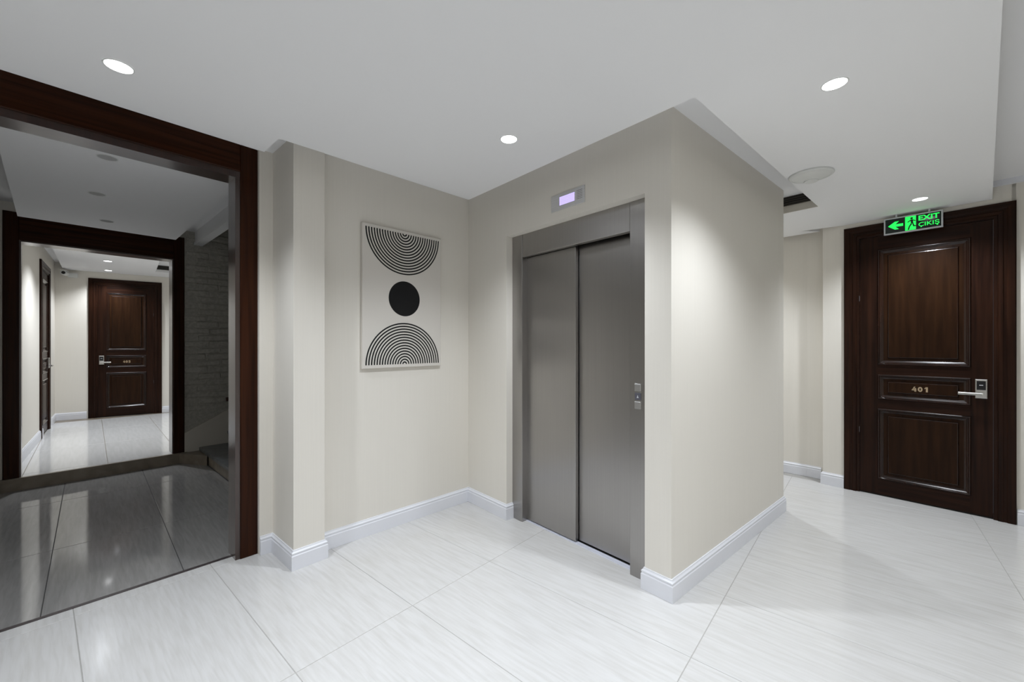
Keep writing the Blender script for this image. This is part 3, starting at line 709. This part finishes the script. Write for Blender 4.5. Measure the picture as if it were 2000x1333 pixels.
for poly in ([(-0.012, 0.030), (0.004, 0.030), (0.006, -0.002), (-0.008, -0.004)],
             [(-0.012, 0.028), (-0.010, 0.020), (-0.026, 0.008), (-0.031, 0.013)], [(0.002, 0.029), (0.004, 0.020), (0.018, 0.012), (0.021, 0.019)],
             [(-0.008, 0.000), (-0.001, -0.008), (-0.014, -0.030), (-0.022, -0.026)], [(-0.022, -0.026), (-0.014, -0.030), (-0.020, -0.054), (-0.029, -0.054)],
             [(-0.002, 0.000), (0.006, -0.002), (0.014, -0.024), (0.006, -0.030)], [(0.006, -0.022), (0.007, -0.031), (0.030, -0.031), (0.030, -0.023)]):
    fig.prism_y(poly, yy0, yy1)
fig.build('running_figure', M['sign_black'], es)
text_obj('lettering', 'EXIT', 0.056, 0.098, YF+0.0004, 0.030, M['sign_green'], es, depth=0.0004, bold=0.0014, width=0.122)
text_obj('lettering', 'ÇIKIŞ', 0.046, 0.098, YF+0.0004, -0.026, M['sign_green'], es, depth=0.0004, bold=0.0004, width=0.122)
for x in (-0.10, 0.10): MB().box(x-0.006, x+0.006, 0.011, 0.019, SH-0.004, ZD-2.378).build('hanger', M['sign_grey'], es)
tag(es, 'green and black exit sign hung in front of door 401', 'exit sign')

# ------------------------------------------------------------------ ceiling speaker, camera
sp = bpy.data.objects.new('ceiling_speaker', None); COL.objects.link(sp); sp.location = (1.973, 2.703, ZD)
MB().lathe([(0.122, -0.0005), (0.124, -0.008), (0.118, -0.014), (0.108, -0.016), (0.106, -0.013)], 48).build('rim', M['white_plastic'], sp, smooth=True)
MB().lathe([(0.106, -0.013), (0.07, -0.0165), (0.045, -0.0175), (0.0, -0.018)], 48).build('grille', M['white_plastic'], sp, smooth=True)
MB().lathe([(0.040, -0.017), (0.040, -0.021), (0.035, -0.022), (0.0, -0.022)], 32, c=(0.048, 0.064, 0)).build('inner_cap', M['white_plastic'], sp, smooth=True)
tag(sp, 'round white speaker disc flush on the dropped ceiling', 'speaker')

cc = frame('security_camera', along((-7.268, 6.761), ccw(FDd), -0.004), FDd, 2.50)
MB().box(-0.035, 0.075, -0.05, 0.0, -0.04, 0.03).build('wall_bracket', M['white_plastic'], cc)
cb = MB(); vv = []; ff = []; nn = 16
for yy, rr in ((-0.05, 0.030), (-0.06, 0.036), (-0.20, 0.036), (-0.205, 0.032)):
    for i in range(nn): vv.append((-0.055+rr*math.cos(2*math.pi*i/nn), yy, 0.01+rr*math.sin(2*math.pi*i/nn)))
for k in range(3):
    for i in range(nn): ff.append((k*nn+i, k*nn+(i+1) % nn, (k+1)*nn+(i+1) % nn, (k+1)*nn+i))
ff += [tuple(range(nn-1, -1, -1)), tuple(range(3*nn, 4*nn))]
cb.add(vv, ff).build('camera_body', M['white_plastic'], cc)
MB().add([(-0.055+0.024*math.cos(2*math.pi*i/nn), -0.206, 0.01+0.024*math.sin(2*math.pi*i/nn)) for i in range(nn)], [tuple(range(nn))]).build('lens', M['black'], cc)
MB().box(-0.09, -0.02, -0.23, -0.06, 0.044, 0.050).build('sun_shield', M['white_plastic'], cc)
tag(cc, 'white bullet security camera under the ceiling of the far hall', 'security camera')
